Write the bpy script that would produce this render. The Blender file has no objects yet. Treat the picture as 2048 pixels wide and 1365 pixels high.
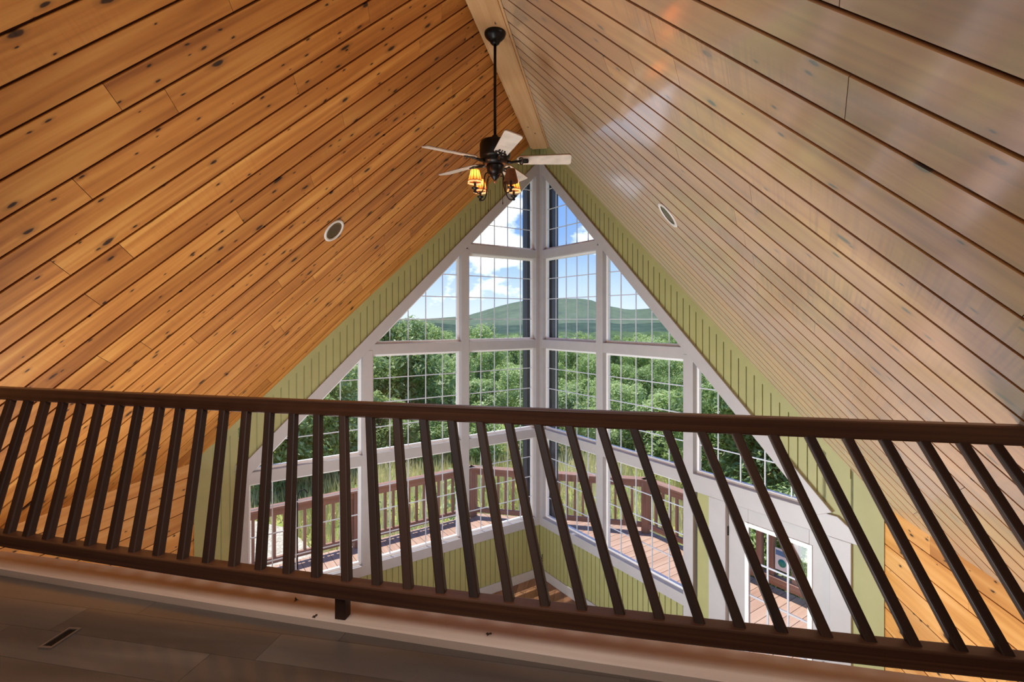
import bpy, bmesh, math, random
from mathutils import Vector, Matrix
R_ = random.Random(7)
K = 0.9                       # survey units -> metres
sc = bpy.context.scene
col = sc.collection
XC, YC = -1.09, 8.24          # where the two window walls meet
ZF = -4.30                    # main floor
Q_ = .90                      # loft railing survey factor
ZL = -1.3406*Q_                  # loft floor
SL, ZR = 1.353, 3.06          # ceiling pitch, ridge
HW = 3.45                     # half width of the room
YB = -4.0                     # wall behind the loft
TH = math.atan(188/990.)
S2 = 2**-.5

# ------------------------------------------------------------------ helpers
def tag(o, label=None, cat=None, group=None, kind=None):
    if label: o['label'] = label
    if cat: o['category'] = cat
    if group: o['group'] = group
    if kind: o['kind'] = kind
    return o

class MB:
    """collects faces and links them as one mesh object"""
    def __init__(s): s.v=[]; s.f=[]; s.uv=[]; s.t=[]; s.smooth=[]
    def face(s, pts, uv=None, tone=0.5, sm=False):
        b=len(s.v); s.v += [tuple(p) for p in pts]; s.f.append(tuple(range(b,b+len(pts))))
        s.uv.append(uv if uv else [(p[0],p[1]) for p in pts]); s.t.append(tone); s.smooth.append(sm)
    def mesh(s, verts, faces, tone=0.5, sm=False, uvs=None):
        b=len(s.v); s.v += [tuple(p) for p in verts]
        for f in faces:
            s.f.append(tuple(b+i for i in f)); s.t.append(tone); s.smooth.append(sm)
            s.uv.append([uvs[i] for i in f] if uvs else [(verts[i][0]+verts[i][1], verts[i][2]) for i in f])
    def hexa(s, p, tone=0.5, uvs=None):   # 8 points: bottom 4, top 4
        s.mesh(p, [(3,2,1,0),(4,5,6,7),(0,1,5,4),(1,2,6,5),(2,3,7,6),(3,0,4,7)], tone, False, uvs)
    def box(s, x0,x1,y0,y1,z0,z1, M=None, tone=0.5):
        p=[(x0,y0,z0),(x1,y0,z0),(x1,y1,z0),(x0,y1,z0),(x0,y0,z1),(x1,y0,z1),(x1,y1,z1),(x0,y1,z1)]
        if M: p=[tuple(M@Vector(q)) for q in p]
        # long-axis uv
        d=[x1-x0,y1-y0,z1-z0]; a=d.index(max(d)); o=[i for i in range(3) if i!=a]
        q=[(x0,y0,z0),(x1,y0,z0),(x1,y1,z0),(x0,y1,z0),(x0,y0,z1),(x1,y0,z1),(x1,y1,z1),(x0,y1,z1)]
        r=tone*17.3
        uv=[(c[a]+r, c[o[0]]+c[o[1]]+r*.7) for c in q]
        s.hexa(p,tone,uv)
    def prism(s, poly, fn, w0, w1, tone=0.5, uvf=None):
        n=len(poly); a=[fn(t,z,w0) for t,z in poly]; b=[fn(t,z,w1) for t,z in poly]
        uv=[(uvf(t,z) if uvf else (t,z)) for t,z in poly]
        s.mesh(a+b, [tuple(range(n)), tuple(range(2*n-1,n-1,-1))]+[(i,i+n,(i+1)%n+n,(i+1)%n) for i in range(n)], tone, False, uv+uv)
    def tube(s, pts, r, n=8, cap=True, tone=0.5):
        pts=[Vector(p) for p in pts]; rr=r if isinstance(r,(list,tuple)) else [r]*len(pts)
        vs=[]; up=None
        for i,p in enumerate(pts):
            d=(pts[min(i+1,len(pts)-1)]-pts[max(i-1,0)]).normalized()
            if up is None:
                up=Vector((0,0,1)) if abs(d.z)<.9 else Vector((1,0,0))
            x=d.cross(up).normalized(); y=x.cross(d).normalized(); up=y
            for k in range(n):
                a=2*math.pi*k/n; vs.append(p+(x*math.cos(a)+y*math.sin(a))*rr[i])
        fs=[]
        for i in range(len(pts)-1):
            for k in range(n): fs.append((i*n+k, i*n+(k+1)%n, (i+1)*n+(k+1)%n, (i+1)*n+k))
        if cap: fs += [tuple(range(n-1,-1,-1)), tuple(range((len(pts)-1)*n, len(pts)*n))]
        s.mesh(vs, fs, tone, True)
    def lathe(s, prof, c=(0,0,0), n=32, M=None, tone=0.5, cap=True):
        vs=[]
        for r,z in prof:
            for k in range(n):
                a=2*math.pi*k/n; q=Vector((r*math.cos(a),r*math.sin(a),z))
                q=(M@q) if M else q+Vector(c); vs.append(q)
        fs=[]
        for i in range(len(prof)-1):
            for k in range(n): fs.append((i*n+k,i*n+(k+1)%n,(i+1)*n+(k+1)%n,(i+1)*n+k))
        if cap: fs += [tuple(range(n-1,-1,-1)), tuple(range((len(prof)-1)*n,len(prof)*n))]
        s.mesh(vs,fs,tone,True)
    def build(s, name, mat, parent=None, bevel=0, origin=None, raw=False):
        me=bpy.data.meshes.new(name)
        k=1.0 if raw else K
        me.from_pydata([(x*k,y*k,z*k) for x,y,z in s.v], [], s.f)
        ul=me.uv_layers.new(name='uv'); i=0
        flat=[]
        for uv in s.uv:
            for c in uv: flat += [c[0],c[1]]
        ul.data.foreach_set('uv', flat)
        at=me.attributes.new('tone','FLOAT','FACE'); at.data.foreach_set('value', s.t)
        me.polygons.foreach_set('use_smooth', s.smooth)
        bm=bmesh.new(); bm.from_mesh(me); bmesh.ops.recalc_face_normals(bm, faces=bm.faces); bm.to_mesh(me); bm.free()
        me.materials.append(mat)
        o=bpy.data.objects.new(name, me); col.objects.link(o)
        if origin is not None:
            ov=Vector(origin)*k
            me.transform(Matrix.Translation(-ov)); o.location=ov
        if parent:
            o.parent=parent
            o.matrix_parent_inverse=Matrix.Translation(-parent.location)
        if bevel:
            m=o.modifiers.new('bevel','BEVEL'); m.width=bevel; m.segments=2; m.limit_method='ANGLE'
            try: m.use_clamp_overlap=True
            except Exception: pass
        return o

def empty(name, loc):
    o=bpy.data.objects.new(name,None); col.objects.link(o); o.location=Vector(loc)*K; o.empty_display_size=.1
    return o
def clip(poly, a, b, c):      # keep a*x+b*y<=c
    out=[]; n=len(poly)
    for i in range(n):
        p,q=poly[i],poly[(i+1)%n]; dp=a*p[0]+b*p[1]-c; dq=a*q[0]+b*q[1]-c
        if dp<=0: out.append(p)
        if dp*dq<0:
            k=dp/(dp-dq); out.append((p[0]+k*(q[0]-p[0]),p[1]+k*(q[1]-p[1])))
    return out
def area(poly): return abs(sum(poly[i][0]*poly[(i+1)%len(poly)][1]-poly[(i+1)%len(poly)][0]*poly[i][1] for i in range(len(poly))))/2 if len(poly)>2 else 0
def inset(poly, d):
    s=sum(poly[i][0]*poly[(i+1)%len(poly)][1]-poly[(i+1)%len(poly)][0]*poly[i][1] for i in range(len(poly)))
    out=list(poly)
    for i in range(len(poly)):
        p,q=poly[i],poly[(i+1)%len(poly)]; ex,ez=q[0]-p[0],q[1]-p[1]; l=math.hypot(ex,ez)
        nx,nz=(ez/l,-ex/l) if s>0 else (-ez/l,ex/l)
        out=clip(out,nx,nz,nx*p[0]+nz*p[1]-d)
    return out

# ------------------------------------------------------------------ materials
def newmat(name):
    m=bpy.data.materials.new(name); m.use_nodes=True; nt=m.node_tree; nt.nodes.clear()
    out=nt.nodes.new('ShaderNodeOutputMaterial'); b=nt.nodes.new('ShaderNodeBsdfPrincipled')
    nt.links.new(b.outputs[0],out.inputs[0]); return m,nt,b,out
def N(nt,t,**kw):
    n=nt.nodes.new(t)
    for k,v in kw.items():
        if k.startswith('i_'): n.inputs[int(k[2:]) if k[2:].isdigit() else k[2:]].default_value=v
        else: setattr(n,k,v)
    return n
def ramp(nt,src,stops,interp='LINEAR'):
    r=nt.nodes.new('ShaderNodeValToRGB'); r.color_ramp.interpolation=interp
    e=r.color_ramp.elements
    while len(e)<len(stops): e.new(.5)
    for i,(p,c) in enumerate(stops):
        e[i].position=p; e[i].color=(c if len(c)==4 else (*c,1))
    nt.links.new(src,r.inputs[0]); return r
def mixc(nt,fac,a,b,mode='MIX'):
    m=nt.nodes.new('ShaderNodeMix'); m.data_type='RGBA'; m.blend_type=mode
    for i,x in ((0,fac),(6,a),(7,b)):
        if isinstance(x,(int,float)): m.inputs[i].default_value=x
        elif isinstance(x,tuple): m.inputs[i].default_value=(*x,1)
        else: nt.links.new(x,m.inputs[i])
    return m.outputs[2]
def math_(nt,op,a,b=None,c=None):
    m=nt.nodes.new('ShaderNodeMath'); m.operation=op
    for i,x in enumerate((a,b,c)):
        if x is None: continue
        if isinstance(x,(int,float)): m.inputs[i].default_value=x
        else: nt.links.new(x,m.inputs[i])
    return m.outputs[0]
def hexc(h):
    f=lambda c:(c/12.92 if c<=.04045 else ((c+.055)/1.055)**2.4)
    return tuple(f(int(h[i:i+2],16)/255) for i in (0,2,4))
def setp(b,**kw):
    for k,v in kw.items(): b.inputs[k.replace('_',' ')].default_value=v

def plain(name, h, rough=.5, noise=0.06, scale=8, metal=0, spec=.5, **kw):
    m,nt,b,_=newmat(name); c=hexc(h)
    tc=N(nt,'ShaderNodeTexCoord'); n=N(nt,'ShaderNodeTexNoise'); n.inputs['Scale'].default_value=scale; n.inputs['Detail'].default_value=4
    nt.links.new(tc.outputs['Object'],n.inputs['Vector'])
    r=ramp(nt,n.outputs['Fac'],[(.25,tuple(x*(1-noise*2) for x in c)),(.75,tuple(min(1,x*(1+noise*2)) for x in c))])
    nt.links.new(r.outputs[0],b.inputs['Base Color'])
    setp(b,Roughness=rough,Metallic=metal); b.inputs['Specular IOR Level'].default_value=spec
    for k,v in kw.items(): b.inputs[k.replace('_',' ')].default_value=v
    return m

def wood(name, dark, mid, light, knots=0.0, rough=.35, coat=0.0, coat_r=.12, gs=(0.7,16), tonev=.5, knotc='2a1206', bump=.02, saw=0, spec=.5, cior=1.5, sheen=0):
    m,nt,b,_=newmat(name)
    uvn=N(nt,'ShaderNodeUVMap'); uvn.uv_map='uv'
    at=N(nt,'ShaderNodeAttribute'); at.attribute_name='tone'
    sep=N(nt,'ShaderNodeSeparateXYZ'); nt.links.new(uvn.outputs[0],sep.inputs[0])
    u,v=sep.outputs[0],sep.outputs[1]
    off=math_(nt,'MULTIPLY',at.outputs['Fac'],37.0)
    def vec(su,sv,k=1.0):
        c=N(nt,'ShaderNodeCombineXYZ')
        nt.links.new(math_(nt,'MULTIPLY',u,su),c.inputs[0]); nt.links.new(math_(nt,'MULTIPLY',v,sv),c.inputs[1])
        nt.links.new(math_(nt,'MULTIPLY',off,k),c.inputs[2]); return c.outputs[0]
    n1=N(nt,'ShaderNodeTexNoise'); n1.inputs['Scale'].default_value=1; n1.inputs['Detail'].default_value=5; n1.inputs['Distortion'].default_value=.6
    nt.links.new(vec(*gs),n1.inputs['Vector'])
    n2=N(nt,'ShaderNodeTexNoise'); n2.inputs['Scale'].default_value=1; n2.inputs['Detail'].default_value=2
    nt.links.new(vec(.9,3.2),n2.inputs['Vector'])
    f=math_(nt,'ADD',math_(nt,'MULTIPLY',n1.outputs['Fac'],.62),math_(nt,'MULTIPLY',n2.outputs['Fac'],.38))
    r=ramp(nt,f,[(.30,hexc(dark)),(.5,hexc(mid)),(.72,hexc(light))])
    c=r.outputs[0]
    # board-to-board tone
    tn=N(nt,'ShaderNodeTexWhiteNoise'); tn.noise_dimensions='1D'; nt.links.new(off,tn.inputs['W'])
    tv=math_(nt,'ADD',math_(nt,'MULTIPLY',tn.outputs['Value'],tonev),1-tonev*.5)
    cc=N(nt,'ShaderNodeCombineColor')
    nt.links.new(tv,cc.inputs[0]); nt.links.new(math_(nt,'POWER',tv,1.25),cc.inputs[1]); nt.links.new(math_(nt,'POWER',tv,1.5),cc.inputs[2])
    c=mixc(nt,1.0,c,cc.outputs[0],'MULTIPLY')
    if knots>0:
        for (su,sv,rad,dens,seed) in ((2.3,6.0,.15,knots*.6,.31),(4.3,10.5,.13,knots*.4,.77)):
            vo=N(nt,'ShaderNodeTexVoronoi'); vo.voronoi_dimensions='2D'; vo.feature='F1'; vo.inputs['Scale'].default_value=1
            wob=N(nt,'ShaderNodeTexNoise'); wob.inputs['Scale'].default_value=3; nt.links.new(vec(su,sv),wob.inputs['Vector'])
            addv=N(nt,'ShaderNodeVectorMath'); addv.operation='MULTIPLY_ADD'
            nt.links.new(wob.outputs['Color'],addv.inputs[0]); addv.inputs[1].default_value=(.14,.14,0)
            c3=N(nt,'ShaderNodeCombineXYZ'); nt.links.new(math_(nt,'MULTIPLY',u,su),c3.inputs[0]); nt.links.new(math_(nt,'ADD',math_(nt,'MULTIPLY',v,sv),math_(nt,'FLOOR',math_(nt,'MULTIPLY',off,seed*9))),c3.inputs[1])
            nt.links.new(c3.outputs[0],addv.inputs[2]); nt.links.new(addv.outputs[0],vo.inputs['Vector'])
            sc_=N(nt,'ShaderNodeSeparateColor'); nt.links.new(vo.outputs['Color'],sc_.inputs[0])
            on=math_(nt,'LESS_THAN',sc_.outputs[0],dens)
            rr=math_(nt,'MULTIPLY_ADD',sc_.outputs[1],rad,rad*.4)
            d=math_(nt,'DIVIDE',vo.outputs['Distance'],rr)
            k=ramp(nt,d,[(.0,(1,1,1)),(.34,(.95,.95,.95)),(.5,(.3,.3,.3)),(.85,(.12,.12,.12)),(1,(0,0,0))])
            fac=math_(nt,'MULTIPLY',k.outputs[0],on)
            c=mixc(nt,fac,c,hexc(knotc))
    if saw:
        wv=N(nt,'ShaderNodeTexNoise'); wv.inputs['Scale'].default_value=1; nt.links.new(vec(55,.8),wv.inputs['Vector'])
        ms=N(nt,'ShaderNodeTexNoise'); ms.inputs['Scale'].default_value=1; nt.links.new(vec(.8,2.),ms.inputs['Vector'])
        sf=math_(nt,'MULTIPLY',ramp(nt,ms.outputs['Fac'],[(.5,(0,0,0)),(.65,(1,1,1))]).outputs[0],ramp(nt,wv.outputs['Fac'],[(.45,(0,0,0)),(.6,(1,1,1))]).outputs[0])
        c=mixc(nt,math_(nt,'MULTIPLY',sf,saw),c,hexc(dark))
    nt.links.new(c,b.inputs['Base Color'])
    setp(b,Roughness=rough); b.inputs['Coat Weight'].default_value=coat; b.inputs['Coat IOR'].default_value=cior; b.inputs['Sheen Weight'].default_value=sheen; b.inputs['Sheen Roughness'].default_value=.45; b.inputs['Sheen Tint'].default_value=(.90,1.0,.88,1); b.inputs['Specular IOR Level'].default_value=spec; b.inputs['Coat Roughness'].default_value=coat_r
    if bump:
        bp=N(nt,'ShaderNodeBump'); bp.inputs['Strength'].default_value=bump; bp.inputs['Distance'].default_value=.02
        nt.links.new(f,bp.inputs['Height']); nt.links.new(bp.outputs[0],b.inputs['Normal'])
    return m

PINE_C=('8f5220','bd7a37','d89d50')
MPINE = wood('satin_varnished_pine',*PINE_C,knots=.9,rough=.5,coat=.2,coat_r=.2,tonev=.34,saw=.12,spec=.3)
MPINEG= wood('varnished_pine_window_haze',*PINE_C,knots=.5,rough=.42,coat=1.0,coat_r=.115,tonev=.36,saw=.7,spec=1.0,cior=3.2,sheen=1.0)  # same pine; sheen and heavy coat stand in for window haze on the right slope
MPINEW= wood('pine_wall_board','b87634','d99a52','e9b574',knots=.8,rough=.45,coat=.3,coat_r=.2,tonev=.3)
MGROOVE=plain('board_groove','3a1d0c',.8)
MBEAM = wood('pine_beam','b98a5a','cba070','d9b385',knots=.25,rough=.5,coat=.1,tonev=.1)
MRAIL = wood('brown_stained_railing','24140b','331d11','442a19',rough=.55,spec=.3,tonev=.15,bump=.05)
MRAILB= wood('brown_stained_rail','391f13','50301f','684229',rough=.45,spec=.4,coat=.1,coat_r=.3,tonev=.1,bump=.05)
MPLANK= wood('stained_plank','b39a86','ccb3a0','dcc8b8',knots=.0,rough=.45,tonev=.1)
MLAM  = wood('loft_floorboard','423730','564a41','695c50',rough=.30,coat=.5,coat_r=.14,tonev=.16,gs=(1.0,7),bump=.01)
MFLOOR= wood('hall_floorboard','6b4a35','8d6549','a67c5c',knots=.15,rough=.35,tonev=.35,gs=(1.,7))
MWHITE= plain('white_trim_paint','aeabac',.42,.02)
MSASH = plain('white_window_vinyl','efeff0',.35,.01)
MGREEN= plain('green_wall_paint','9c9a66',.55,.03,5)
MDARKP= plain('dark_exterior_trim','3c3b42',.6)
MGRILLE=plain('pale_grille_bar','c9ced6',.35,.02)
MBLACK= plain('oil_rubbed_bronze','15120f',.38,.1,metal=.5)
MBLADE= plain('greyed_blade','cfc2b3',.45,.08,14)
MBLADET=plain('blade_edge','2a1d14',.5)
MSTEEL= plain('brushed_steel','b9b4ae',.3,metal=.9)
MNICK = plain('can_trim_white','d8d2cb',.4)
MCOPPER=plain('can_reflector','8f6f52',.14,.02,metal=1.0)
MDECK = wood('deck_board','a8836f','bb9883','c9a995',rough=.7,tonev=.12,bump=.03)
MDRAIL= wood('deck_railing_composite','86604f','9b7462','b08a77',rough=.65,tonev=.08,bump=.03)
MBRASS= plain('hinge_black','1a1917',.4,metal=.6)

def glass():
    m,nt,b,out=newmat('window_glass'); nt.nodes.remove(b)
    t=N(nt,'ShaderNodeBsdfTransparent'); t.inputs[0].default_value=(.97,.98,.98,1)
    g=N(nt,'ShaderNodeBsdfGlossy'); g.inputs['Roughness'].default_value=.02
    f=N(nt,'ShaderNodeLayerWeight'); fo=math_(nt,'MULTIPLY_ADD',math_(nt,'POWER',f.outputs['Facing'],5.0),.5,.015)
    mx=N(nt,'ShaderNodeMixShader'); nt.links.new(fo,mx.inputs[0]); nt.links.new(t.outputs[0],mx.inputs[1]); nt.links.new(g.outputs[0],mx.inputs[2])
    nt.links.new(mx.outputs[0],out.inputs[0]); return m
MGLASS=glass()

def leafmat(name, a, b_, c_, trans=.35):
    m,nt,b,out=newmat(name)
    at=N(nt,'ShaderNodeAttribute'); at.attribute_name='tone'
    oi=N(nt,'ShaderNodeObjectInfo')
    f=math_(nt,'ADD',math_(nt,'MULTIPLY',at.outputs['Fac'],.7),math_(nt,'MULTIPLY',oi.outputs['Random'],.3))
    r=ramp(nt,f,[(.05,hexc(a)),(.5,hexc(b_)),(.95,hexc(c_))])
    d=N(nt,'ShaderNodeBsdfDiffuse'); t=N(nt,'ShaderNodeBsdfTranslucent'); nt.links.new(r.outputs[0],d.inputs[0]); nt.links.new(r.outputs[0],t.inputs[0])
    mx=N(nt,'ShaderNodeMixShader'); mx.inputs[0].default_value=trans
    nt.links.new(d.outputs[0],mx.inputs[1]); nt.links.new(t.outputs[0],mx.inputs[2])
    gl=N(nt,'ShaderNodeBsdfGlossy'); gl.inputs['Roughness'].default_value=.45
    m2=N(nt,'ShaderNodeMixShader'); m2.inputs[0].default_value=.05; nt.links.new(mx.outputs[0],m2.inputs[1]); nt.links.new(gl.outputs[0],m2.inputs[2])
    nt.links.new(m2.outputs[0],out.inputs[0]); return m
MLEAF=leafmat('tree_leaves','86a050','b2c878','dfe8b4',.5)
MLEAFD=leafmat('dark_tree_leaves','688644','98b064','cddaa2',.5)
MGRASS=leafmat('meadow_blades','b4b46c','e6d9a2','f7eecb',.45)
MBARK=plain('tree_bark','4a3a2c',.9,.2,20)

# ------------------------------------------------------------------ wall frames
def WL(t,z,w): return (XC-S2*t-S2*w, YC-S2*t+S2*w, z)
def WR(t,z,w): return (XC+S2*t+S2*w, YC-S2*t+S2*w, z)
def ceil_z(t): return ZR-.9567*t
RI=lambda t: 2.49-1.0*t      # inner edge of the raking trim
RO=lambda t: 2.69-1.0*t      # outer edge
TEND=HW/S2                   # 4.879

# ------------------------------------------------------------------ ceiling: boards parallel to the prow walls
def ceiling(side):
    sg=-1 if side=='left' else 1
    g=math.sqrt(1+1/(1+SL*SL)); k1=math.sqrt(1+SL*SL)
    # plane coords: s = down-slope distance, Y.  d (along board) = (s:+.5087..., Y:-1), q = perpendicular
    ux=1/k1
    ds=(1/ux, -1.0); L=math.hypot(*ds); ds=(ds[0]/L, ds[1]/L)          # along board: x+1 -> Y-1
    qs=(-ds[1], ds[0])                                                 # perpendicular, increasing toward +Y
    if qs[1]<0: qs=(-qs[0],-qs[1])
    smax=(HW+.02)*k1
    nrm=Vector((-sg*SL/k1,0,-1/k1))                                    # into the room
    P=0.182; phase=-4.256 if side=='right' else -4.3097
    def pt(s,y,w): 
        b=Vector((XC+sg*s*ux, y, ZR-SL*s*ux)); return tuple(b+nrm*w)
    q0=qs[1]*YC; m=MB(); rnd=random.Random(11 if sg<0 else 23)
    back=MB()
    region=[(0,YB),(smax,YB),(smax,YC-smax*ux),(0,YC)]
    back.prism(region, lambda s,y,w: pt(s,y,w), -.18, -.012)
    kk=-60
    while kk<30:
        a=phase+P*kk; b=a+P; kk+=1
        if a>0: break
        qa=q0+a+.0086; qb=min(q0+b-.0086, q0)
        strip=[]
        p=-14.0+rnd.random()*2
        while p<16:
            ln=rnd.choice([1.6,2.2,2.8,3.4,3.9]); p2=p+ln
            poly=[(p*ds[0]+q*qs[0], p*ds[1]+q*qs[1]) for p,q in ((p,qa),(p2-.003,qa),(p2-.003,qb),(p,qb))]
            for cc in ((-1,0,0),(1,0,smax),(0,-1,-YB)): 
                poly=clip(poly,*cc)
                if len(poly)<3: break
            if len(poly)>2 and area(poly)>1e-4:
                ro=rnd.random(); uo=rnd.random()*40
                m.prism(poly,pt,-.012,0,ro,uvf=lambda s,y:(s*ds[0]+y*ds[1]+uo, s*qs[0]+y*qs[1]-q0-a+ro*3))
            p=p2
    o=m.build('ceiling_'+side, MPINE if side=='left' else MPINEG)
    tag(o,'%s slope of the vaulted ceiling in varnished knotty pine boards'%side,'ceiling',kind='structure')
    bk=back.build('board_backing',MGROOVE,o)
    return pt,nrm
ptL,nL=ceiling('left'); ptR,nR=ceiling('right')

# ridge board
m=MB()
bz=2.80
m.box(XC-.128+.025,XC+.128+.025,YB,YC-.16,bz,bz+.14,tone=.3)
rb=m.build('ridge_beam',MBEAM,bevel=.004)
tag(rb,'pale pine ridge board running along the peak of the vaulted ceiling','ridge beam',kind='structure')
m=MB()
for sx in (-1,1): m.box(XC+.025+sx*.140-.012,XC+.025+sx*.140+.012,YB,YC-.18,bz+.012,bz+.06,tone=.6)
m.build('edge_moulding',MBEAM,rb)

# ------------------------------------------------------------------ prow walls
def prow(side):
    fn=WL if side=='left' else WR
    cutoff=3.05 if side=='right' else 4.34
    m=MB(); P=.0885; t=0.0; i=0
    zsill=-3.43
    def strip(t0,t1,zl0,zl1,zh0,zh1,g=.006):
        if zh0-zl0<.005 and zh1-zl1<.005: return
        q=[(t0,zl0),(t1,zl1),(t1,zh1),(t0,zh0)]
        m.prism([(a if a>1e-6 else -.12,b) for a,b in q],fn,.014,.13)
        gi=[(t0+g,zl0),(t1-g,zl1),(t1-g,zh1),(t0+g,zh0)]
        m.prism(gi,fn,0.0,.014)
    while t<TEND:
        t1=min(t+P,TEND)
        if t1-t<.012: break
        zc0,zc1=ceil_z(t)+.03,ceil_z(t1)+.03
        # upper band between ceiling and raking trim
        if t<4.40: strip(t,min(t1,4.42),RO(t)-.06,RO(min(t1,4.42))-.06,zc0,ceil_z(min(t1,4.42))+.03)
        # lower wall
        if t<cutoff: strip(t,min(t1,cutoff),ZF,ZF,zsill+.06,zsill+.06)
        t=t1
    if side=='left':
        t=4.44
        while t<TEND-.02:
            t1=min(t+P,TEND); strip(t,t1,ZF,ZF,ceil_z(t)+.03,ceil_z(t1)+.03); t=t1
    else:
        strip(3.03,3.21,ZF,ZF,-1.95,-1.95,.0)
        strip(4.62,4.80,ZF,ZF,ceil_z(4.62)+.03,ceil_z(4.80)+.03,.0)
        strip(4.38,4.64,-2.0,-2.0,ceil_z(4.38)+.03,ceil_z(4.64)+.03,.0)
        strip(4.80,TEND,ZF,ZF,ceil_z(4.80)+.03,ceil_z(TEND)+.03,.0)
    # frieze band along the ceiling, and the corner board
    fz=[(0,ceil_z(0)-.10),(4.62,ceil_z(4.62)-.085),(4.62,ceil_z(4.62)+.02),(0,ceil_z(0)+.02)]
    m.prism(fz,fn,-.012,.002)
    m.prism([(4.70,ZF),(TEND,ZF),(TEND,ceil_z(TEND)+.02),(4.70,ceil_z(4.70)+.02)],fn,-.014,.002)
    o=m.build('wall_prow_'+side,MGREEN)
    tag(o,'%s green grooved board wall around the prow windows'%side,'wall',kind='structure')
prow('left'); prow('right')

tn=[0]
def trim(polys, fn, w0, w1, label, mat=MWHITE, bevel=.004):
    tn[0]+=1; m=MB()
    for p in polys: m.prism(p,fn,w0,w1)
    o=m.build('trim_%d'%tn[0],mat,bevel=bevel); tag(o,label,'window trim',kind='structure'); return o
def rect(t0,t1,z0,z1): return [(t0,z0),(t1,z0),(t1,z1),(t0,z1)]

T1a,T1b,T2a,T2b=1.366,1.503,2.852,2.988
for side,fn in (('left',WL),('right',WR)):
    # corner board
    trim([[(.0,-3.35),(.105,-3.35),(.105,RI(.105)+.05),(0,RI(0)+.05)]],fn,-.028,.13,'white corner board on the %s of the central window corner'%side)
    trim([rect(T1a,T1b,-3.35,RI(T1b)+.08)],fn,-.030,.13,'white upright between first and second columns of the %s window wall'%side)
    trim([rect(T2a,T2b,-3.35 if side=='left' else ZF,RI(T2b)+.08)],fn,-.030,.13,'white upright between second and third columns of the %s window wall'%side)
    trim([[(0,RI(0)),(4.345,RI(4.345)),(4.48,RO(4.48)),(4.42,RO(4.42)),(0,RO(0))]],fn,-.036,.13,'white raking board along the %s window edge under the ceiling'%side)
    trim([rect(0,RI(1.07)-.03,1.006,1.148)],fn,-.025,.13,'topmost white crossbar of the %s window wall'%side)
    trim([rect(0,2.90,-.478,-.335)],fn,-.025,.13,'second white crossbar down on the %s window wall'%side)
    if side=='left':
        trim([rect(0,4.36,-1.958,-1.815)],fn,-.025,.13,'lowest white crossbar of the left window wall')
        trim([rect(0,4.47,-3.43,-3.29)],fn,-.032,.13,'white sill board under the left window wall')
        trim([rect(4.342,4.472,-3.43,-1.70)],fn,-.030,.13,'white end upright of the left window wall')
    else:
        trim([rect(0,2.90,-1.958,-1.815)],fn,-.025,.13,'lowest white crossbar of the right window wall')
        trim([[(2.86,-2.02),(4.76,-2.02),(4.76,-1.99),(4.52,-1.815),(2.86,-1.815)]],fn,-.027,.13,'broad white head board over the glazed door')
        trim([rect(0,2.92,-3.43,-3.29)],fn,-.032,.13,'white sill board under the right window wall')
    # exterior corner post seen through the panes
    trim([rect(-.13,.17,-3.4,2.3)],fn,.131,.26,'dark outside corner post behind the %s panes'%side,MDARKP)

for side,fn,te in (('left',WL,4.70),('right',WR,3.05)):
    m=MB(); m.prism(rect(0.0,te,ZF,-4.155),fn,-.022,.0)
    tag(m.build('baseboard_'+side,MWHITE,bevel=.004),'white baseboard along the %s prow wall'%side,'baseboard',kind='structure')

# ------------------------------------------------------------------ windows
wn=[0]
def window(fn, poly, tl, zl, label):
    wn[0]+=1
    cx=sum(p[0] for p in poly)/len(poly); cz=min(p[1] for p in poly)
    root=empty('window_%d'%wn[0], fn(cx,cz,.07)); tag(root,label,'window',kind='structure')
    ip=inset(poly,.032); n=len(poly)
    if len(ip)!=n: 
        ip=inset(poly,.02)
    m=MB()
    if len(ip)==n:
        # match the start vertex
        def near(a): return min(range(n),key=lambda k:(ip[k][0]-a[0])**2+(ip[k][1]-a[1])**2)
        for i in range(n):
            a,b=poly[i],poly[(i+1)%n]; ia,ib=ip[near(a)],ip[near(b)]
            m.prism([a,b,ib,ia],fn,.045,.09)
    m.build('sash_frame',MSASH,root)
    m=MB(); m.prism(inset(poly,.026),fn,.066,.071); m.build('glass_pane',MGLASS,root)
    m=MB(); gp=inset(poly,.03)
    for t in tl:
        q=clip(clip(gp,1,0,t+.0065),-1,0,-(t-.0065))
        if area(q)>.002: m.prism(q,fn,.054,.064)
    for z in zl:
        q=clip(clip(gp,0,1,z+.0065),0,-1,-(z-.0065))
        if area(q)>.002: m.prism(q,fn,.055,.063)
    m.build('grille',MGRILLE,root)
ROWS=[(1.148,2.6),(-.335,1.006),(-1.815,-.478),(-3.29,-1.958)]
BAYS=[(.105,T1a),(T1b,T2a),(T2b,4.342)]
rown=['topmost','second','third','bottom']; bayn=['beside the central corner','in the middle column','in the outer column']
for side,fn in (('left',WL),('right',WR)):
    for r,(z0,z1) in enumerate(ROWS):
        for b,(t0,t1) in enumerate(BAYS):
            if side=='right' and r==3 and b==2: continue
            poly=[(t0,z0),(t1,z0),(t1,z1),(t0,z1)]
            poly=clip(poly,1,1,2.49)
            if area(poly)<.05: continue
            w=(t1-t0)/5; tl=[t0+w*k for k in range(1,5)]
            if r==0: zl=[z0+.335*k for k in range(1,4)]
            else: h=(z1-z0)/4; zl=[z0+h*k for k in range(1,4)]
            shape='triangular' if len(poly)==3 else ('square' if len(poly)==4 else 'clipped')
            window(fn,poly,tl,zl,'%s gridded window %s, %s row of the %s window wall'%(shape,bayn[b],rown[r],side))

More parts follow.
